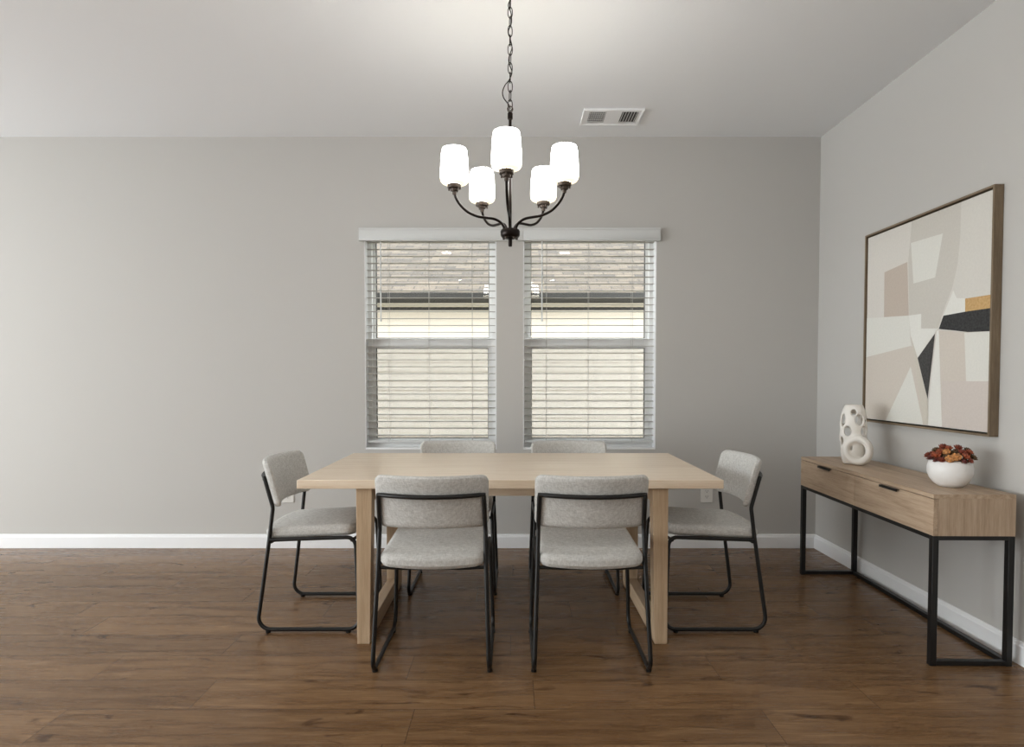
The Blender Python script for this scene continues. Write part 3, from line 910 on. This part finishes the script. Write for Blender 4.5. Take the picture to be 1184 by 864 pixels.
# ------------------------------------------------------------------ sculptural vase (signed distance field + surface nets)
def surface_nets(F, lo, step):
    nx, ny, nz = F.shape
    ins = F < 0
    idx = -np.ones((nx - 1, ny - 1, nz - 1), dtype=int)
    cnt = np.zeros((nx - 1, ny - 1, nz - 1)); acc = np.zeros((nx - 1, ny - 1, nz - 1, 3))
    corners = [(i, j, k) for i in (0, 1) for j in (0, 1) for k in (0, 1)]
    def cv_(A, c): return A[c[0]:nx - 1 + c[0], c[1]:ny - 1 + c[1], c[2]:nz - 1 + c[2]]
    for a in corners:
        for ax in range(3):
            if a[ax] == 0:
                b_ = list(a); b_[ax] = 1; b_ = tuple(b_)
                fa, fb = cv_(F, a), cv_(F, b_)
                cr_ = (fa < 0) != (fb < 0)
                tt = np.where(cr_, fa / np.where(np.abs(fa - fb) < 1e-12, 1, fa - fb), 0)
                for q_ in range(3):
                    base = a[q_] + (tt if q_ == ax else 0)
                    acc[..., q_] += np.where(cr_, base, 0)
                cnt += cr_
    act = cnt > 0
    ids = np.argwhere(act)
    idx[act] = np.arange(len(ids))
    V = (ids + acc[act] / cnt[act][:, None]) * step + np.array(lo)
    faces = []
    for ax in range(3):
        sl0 = [slice(0, -1)] * 3; sl1 = [slice(0, -1)] * 3
        A = ins[:-1, :, :] != ins[1:, :, :] if ax == 0 else (ins[:, :-1, :] != ins[:, 1:, :] if ax == 1 else ins[:, :, :-1] != ins[:, :, 1:])
        u, w = [q_ for q_ in range(3) if q_ != ax]
        for p in np.argwhere(A):
            if p[u] == 0 or p[w] == 0 or p[u] >= F.shape[u] - 1 or p[w] >= F.shape[w] - 1: continue
            c = []
            for du, dw in ((-1, -1), (0, -1), (0, 0), (-1, 0)):
                t3 = list(p); t3[u] += du; t3[w] += dw
                c.append(idx[tuple(t3)])
            if min(c) < 0: continue
            fl_ = bool(ins[tuple(p)]) ^ (ax == 1)
            faces.append(c if fl_ else c[::-1])
    return V, faces
st = 0.0026
lo = (-0.085, -0.125, -0.008); hi = (0.095, 0.085, 0.345)
gr = [np.arange(lo[i], hi[i], st) for i in range(3)]
A_, B_, Z_ = np.meshgrid(*gr, indexing='ij')
def smin(a, b_, k):
    h_ = np.clip(0.5 + 0.5 * (b_ - a) / k, 0, 1)
    return b_ * (1 - h_) + a * h_ - k * h_ * (1 - h_)
def smax(a, b_, k): return -smin(-a, -b_, k)
zz = np.clip(Z_, 0, 0.334)
prof_r = np.interp(zz, [0, 0.03, 0.09, 0.16, 0.22, 0.27, 0.30, 0.322, 0.334], [0.048, 0.057, 0.066, 0.070, 0.069, 0.064, 0.057, 0.048, 0.043])
bodyR = np.sqrt((A_ + 0.012) ** 2 + (B_ * 1.12) ** 2)
sb = (bodyR - prof_r) * 0.95
body = smax(sb, np.maximum(-Z_, Z_ - 0.333), 0.008)
inner = np.maximum((bodyR - (prof_r - 0.013)), 0.018 - Z_)
body = smax(body, -inner, 0.006)
holes = [(-56, .246, .016, .034), (-26, .187, .019, .028), (-62, .128, .015, .024), (28, .250, .021, .030), (50, .188, .018, .026), (0, .292, .013, .016),
         (78, .235, .018, .030), (95, .165, .018, .026), (-95, .190, .016, .028), (-90, .100, .016, .024), (80, .105, .018, .026), (-120, .250, .018, .028), (120, .250, .018, .03),
         (150, .18, .02, .03), (-150, .17, .02, .03), (180, .25, .02, .03), (130, .09, .02, .028), (-140, .09, .018, .026), (-20, .10, .02, .03)]
for ang, hz, ht, hr in holes:
    th_ = math.radians(ang)          # 0 = towards the viewer (-b)
    ca, cb_ = math.sin(th_), -math.cos(th_)
    r0 = float(np.interp(hz, [0, 0.03, 0.09, 0.16, 0.22, 0.27, 0.30, 0.334], [0.048, 0.057, 0.066, 0.070, 0.069, 0.064, 0.057, 0.043]))
    px_, py_ = -0.012 + r0 * ca, r0 * cb_ / 1.12
    dn = (A_ - px_) * ca + (B_ - py_) * cb_
    dt = (A_ - px_) * (-cb_) + (B_ - py_) * ca
    e = (np.sqrt((dt / ht) ** 2 + ((Z_ - hz) / hr) ** 2 + (dn / 0.034) ** 2) - 1) * min(ht, hr) * 0.9
    body = smax(body, -e, 0.007)
ra_ = math.radians(-16)
ca, sa = math.cos(ra_), math.sin(ra_)
a2 = (A_ - 0.012) * ca + (B_ + 0.058) * sa; b2 = -(A_ - 0.012) * sa + (B_ + 0.058) * ca
zr = (Z_ - 0.083) / 1.12
rad = np.sqrt(a2 ** 2 + zr ** 2)
ring = np.sqrt((rad - 0.0565) ** 2 + (b2 / 1.45) ** 2) - 0.0185
V3 = smin(body, ring, 0.012)
V3 = smax(V3, -Z_, 0.004)
vs_, fs_ = surface_nets(V3, lo, st)
me = bpy.data.meshes.new('sculptural_vase')
me.from_pydata([tuple(v_) for v_ in vs_], [], fs_)
me.validate(); me.materials.append(M['ceramic'])
for p in me.polygons: p.use_smooth = True
va = bpy.data.objects.new('sculptural_vase', me); COL.objects.link(va)
va.location = (1.922, 3.385, 0.7232)
va.rotation_euler = (0, 0, -math.radians(29.4))
tag(va, 'tall white organic vase with oval holes and a ring at its foot, on the console', 'vase')

# ------------------------------------------------------------------ potted succulent
su_ = thing('potted_succulent', 'rusty orange succulent in a round white bowl on the near end of the console', 'plant', (1.950, 2.690, 0.7232))
bm = bmesh.new()
lathe(bm, [(0, 0.0), (0.040, 0.0), (0.046, 0.002), (0.062, 0.014), (0.078, 0.036), (0.0865, 0.062), (0.0865, 0.086), (0.0810, 0.108), (0.0740, 0.119), (0.071, 0.1205), (0.068, 0.118), (0.074, 0.106), (0.079, 0.086), (0.079, 0.062), (0.070, 0.036), (0.055, 0.02), (0, 0.012)], 48)
obj('bowl', bm, M['bowl'], su_, smooth=True)
bm = bmesh.new(); lathe(bm, [(0.0, 0.095), (0.074, 0.095), (0.070, 0.108), (0.05, 0.113), (0, 0.116)], 32)
obj('soil', bm, M['soil'], su_, smooth=True)
def rosette(cx, cy, cz, R, mat, tilt, taz, seed, rounded=False):
    rg = random.Random(seed)
    bm = bmesh.new()
    for lay, (nn_, el, ln) in enumerate(((7, 0.42, 1.0), (6, 0.80, 0.95), (5, 1.12, 0.85), (3, 1.38, 0.72))):
        for i in range(nn_):
            az = 2 * PI * (i + 0.5 * (lay % 2)) / nn_ + rg.uniform(-.12, .12)
            L = R * ln; wd = R * (0.30 if not rounded else 0.40) * (0.75 + 0.25 * ln); tk_ = wd * (0.5 if not rounded else 0.8)
            g = bmesh.ops.create_icosphere(bm, subdivisions=2, radius=1.0)
            for v_ in g['verts']:
                x, y, z_ = v_.co
                u = (x + 1) / 2
                pw = math.sin(PI * min(1, u ** 0.8)) if False else 1.0
                tip = 1.0 - 0.55 * max(0, x) ** 2 if not rounded else 1.0
                x2 = u * L; y2 = y * wd * tip * (0.55 + 0.45 * min(1, u * 1.8)); z2 = z_ * tk_ * tip + 0.25 * L * u * u
                ce, se = math.cos(el), math.sin(el)
                x3, z3 = x2 * ce - z2 * se, x2 * se + z2 * ce
                v_.co = Vector((x3 * math.cos(az) - y2 * math.sin(az), x3 * math.sin(az) + y2 * math.cos(az), z3))
    Mx = Matrix.Rotation(taz, 3, 'Z') @ Matrix.Rotation(tilt, 3, 'Y')
    for v_ in bm.verts: v_.co = Mx @ v_.co
    obj('rosette', bm, M['suc_' + mat], su_, smooth=True, loc=(cx, cy, cz))
# view direction: to the viewer is about (-0.59,-0.81)
vx, vy = 0.81, -0.59     # screen right on the floor plane
fx, fy = -0.59, -0.81    # towards the viewer
RO = [(-0.076, 0.010, 0.140, 0.023, 'rust', 0.8, 'L'), (-0.064, 0.038, 0.132, 0.025, 'maroon', 0.7, 'L'), (-0.052, 0.052, 0.143, 0.026, 'terra', 0.5, 'F'), (-0.030, 0.064, 0.128, 0.022, 'rust', 0.7, 'F'),
      (-0.050, 0.000, 0.163, 0.022, 'olive', 0.4, 'L'), (-0.036, 0.034, 0.158, 0.023, 'terra', 0.4, 'F'), (-0.014, 0.040, 0.160, 0.020, 'ochre', 0.5, 'F'), (-0.026, 0.000, 0.178, 0.024, 'rust', 0.1, 'F'), (-0.006, 0.010, 0.174, 0.022, 'terra', 0.1, 'F'),
      (0.000, 0.066, 0.134, 0.024, 'ochre', 0.8, 'F'), (0.022, 0.064, 0.142, 0.025, 'ochre', 0.7, 'F'), (0.006, 0.030, 0.158, 0.021, 'olive', 0.3, 'F'), (-0.012, 0.060, 0.142, 0.018, 'olive', 0.6, 'F'),
      (0.026, 0.004, 0.178, 0.024, 'rust', 0.2, 'R'), (0.040, 0.030, 0.160, 0.025, 'rust', 0.4, 'R'), (0.050, 0.050, 0.146, 0.024, 'terra', 0.6, 'R'), (0.064, 0.010, 0.162, 0.022, 'terra', 0.5, 'R'), (0.058, -0.012, 0.170, 0.020, 'olive', 0.4, 'R'),
      (0.076, 0.020, 0.142, 0.023, 'olive', 0.8, 'R'), (0.044, 0.064, 0.128, 0.019, 'maroon', 0.8, 'R'), (0.066, 0.044, 0.130, 0.020, 'rust', 0.8, 'R'), (-0.046, 0.062, 0.126, 0.018, 'maroon', 0.8, 'L'),
      (-0.03, -0.042, 0.160, 0.026, 'terra', 0.4, 'B'), (0.03, -0.045, 0.158, 0.026, 'rust', 0.4, 'B'), (0.0, -0.066, 0.140, 0.025, 'maroon', 0.7, 'B'), (-0.060, -0.032, 0.142, 0.024, 'rust', 0.7, 'L'), (0.062, -0.038, 0.144, 0.024, 'terra', 0.7, 'R')]
azv = {'R': math.atan2(vy, vx), 'L': math.atan2(-vy, -vx), 'F': math.atan2(fy, fx), 'B': math.atan2(-fy, -fx)}
for i, (r_, t_, z_, R_, mm, tl, dr) in enumerate(RO):
    rosette(r_ * vx + t_ * fx, r_ * vy + t_ * fy, z_ - 0.010, R_, mm, tl, azv[dr], i, mm == 'ochre')
bm = bmesh.new()
for (r_, t_, z_, R_, mm, tl, dr) in RO:
    x, y = r_ * vx + t_ * fx, r_ * vy + t_ * fy
    tube(bm, [(x * 0.7, y * 0.7, 0.095), (x * 0.9, y * 0.9, (0.1 + z_) / 2), (x, y, z_ - 0.006)], 0.005, 7)
obj('stems', bm, M['suc_olive'], su_, smooth=True)

# ------------------------------------------------------------------ recessed ceiling lights (front pair inferred from window glints, the rest added to light the room)
DL = [(-0.89, 0.60, 'round recessed downlight in the ceiling above and left of the viewer, in the front row'), (0.69, 0.60, 'round recessed downlight in the ceiling above and right of the viewer, in the front row'),
      (-0.89, -1.70, 'unseen downlight added to light the room, left of centre in the rear row behind the viewer'), (0.69, -1.70, 'unseen downlight added to light the room, right of centre in the rear row behind the viewer'),
      (-3.2, 0.60, 'unseen downlight added to light the room, nearest the left wall in the front row'), (-3.2, -1.70, 'unseen downlight added to light the room, nearest the left wall in the rear row')]
for i, (x, y, lb) in enumerate(DL):
    d = thing('recessed_light', lb, 'ceiling light', (x, y, ZC), group='recessed ceiling lights')
    bm = bmesh.new(); lathe(bm, [(0.065, -0.006), (0.085, -0.005), (0.09, -0.001), (0.065, -0.001)], 32)
    obj('trim_ring', bm, M['trim'], d, smooth=True)
    bm = bmesh.new(); lathe(bm, [(0, -0.004), (0.065, -0.004), (0.065, -0.001), (0, -0.001)], 32)
    obj('lens', bm, M['lens'], d)

# ------------------------------------------------------------------ light
def area(name, loc, rot, sx, sy, power, col):
    L = bpy.data.lights.new(name, 'AREA'); L.shape = 'RECTANGLE'; L.size = sx; L.size_y = sy
    L.energy = power; L.color = col
    o = bpy.data.objects.new(name, L); COL.objects.link(o); o.location = loc; o.rotation_euler = rot
    return o
P_L = [72, 98, 28]  # lamps at the added openings, powers balanced for the room light
for (a0, a1, zb, zt), pw, nm in zip(LW, P_L, ('daylight_a', 'daylight_b', 'daylight_c')):
    area(nm, (XL - 0.05, (a0 + a1) / 2, (zb + zt) / 2), (0, -PI / 2, 0), zt - zb - 0.05, a1 - a0 - 0.05, pw, (0.93, 0.98, 1.0))

w = bpy.data.worlds.new('sky'); SC.world = w; w.use_nodes = True
t = w.node_tree; bg = t.nodes['Background']
bg.inputs['Color'].default_value = (0.92, 0.97, 1.0, 1); bg.inputs['Strength'].default_value = 4.6

# ------------------------------------------------------------------ camera
cam = bpy.data.cameras.new('camera'); co = bpy.data.objects.new('camera', cam); COL.objects.link(co)
co.location = (0, 0, 1.21)
co.rotation_euler = (PI / 2 - math.radians(1.70), 0, 0)
cam.sensor_fit = 'HORIZONTAL'; cam.sensor_width = 36.0
cam.lens = 700.0 / 1184 * 36.0
cam.shift_x = -(593 - 592) / 1184
cam.shift_y = (457 - 432) / 1184
cam.clip_start = 0.05
SC.camera = co

vs2 = SC.view_settings
SC.display_settings.display_device = 'sRGB'
vs2.view_transform = 'Standard'; vs2.look = 'None'; vs2.gamma = 1.0; vs2.use_curve_mapping = False
vs2.exposure = 0.21
SC.cycles.use_denoising = True
SC.cycles.max_bounces = 10
SC.cycles.diffuse_bounces = 6
SC.cycles.transparent_max_bounces = 16
SC.cycles.sample_clamp_indirect = 6.0
SC.cycles.caustics_reflective = False; SC.cycles.caustics_refractive = False
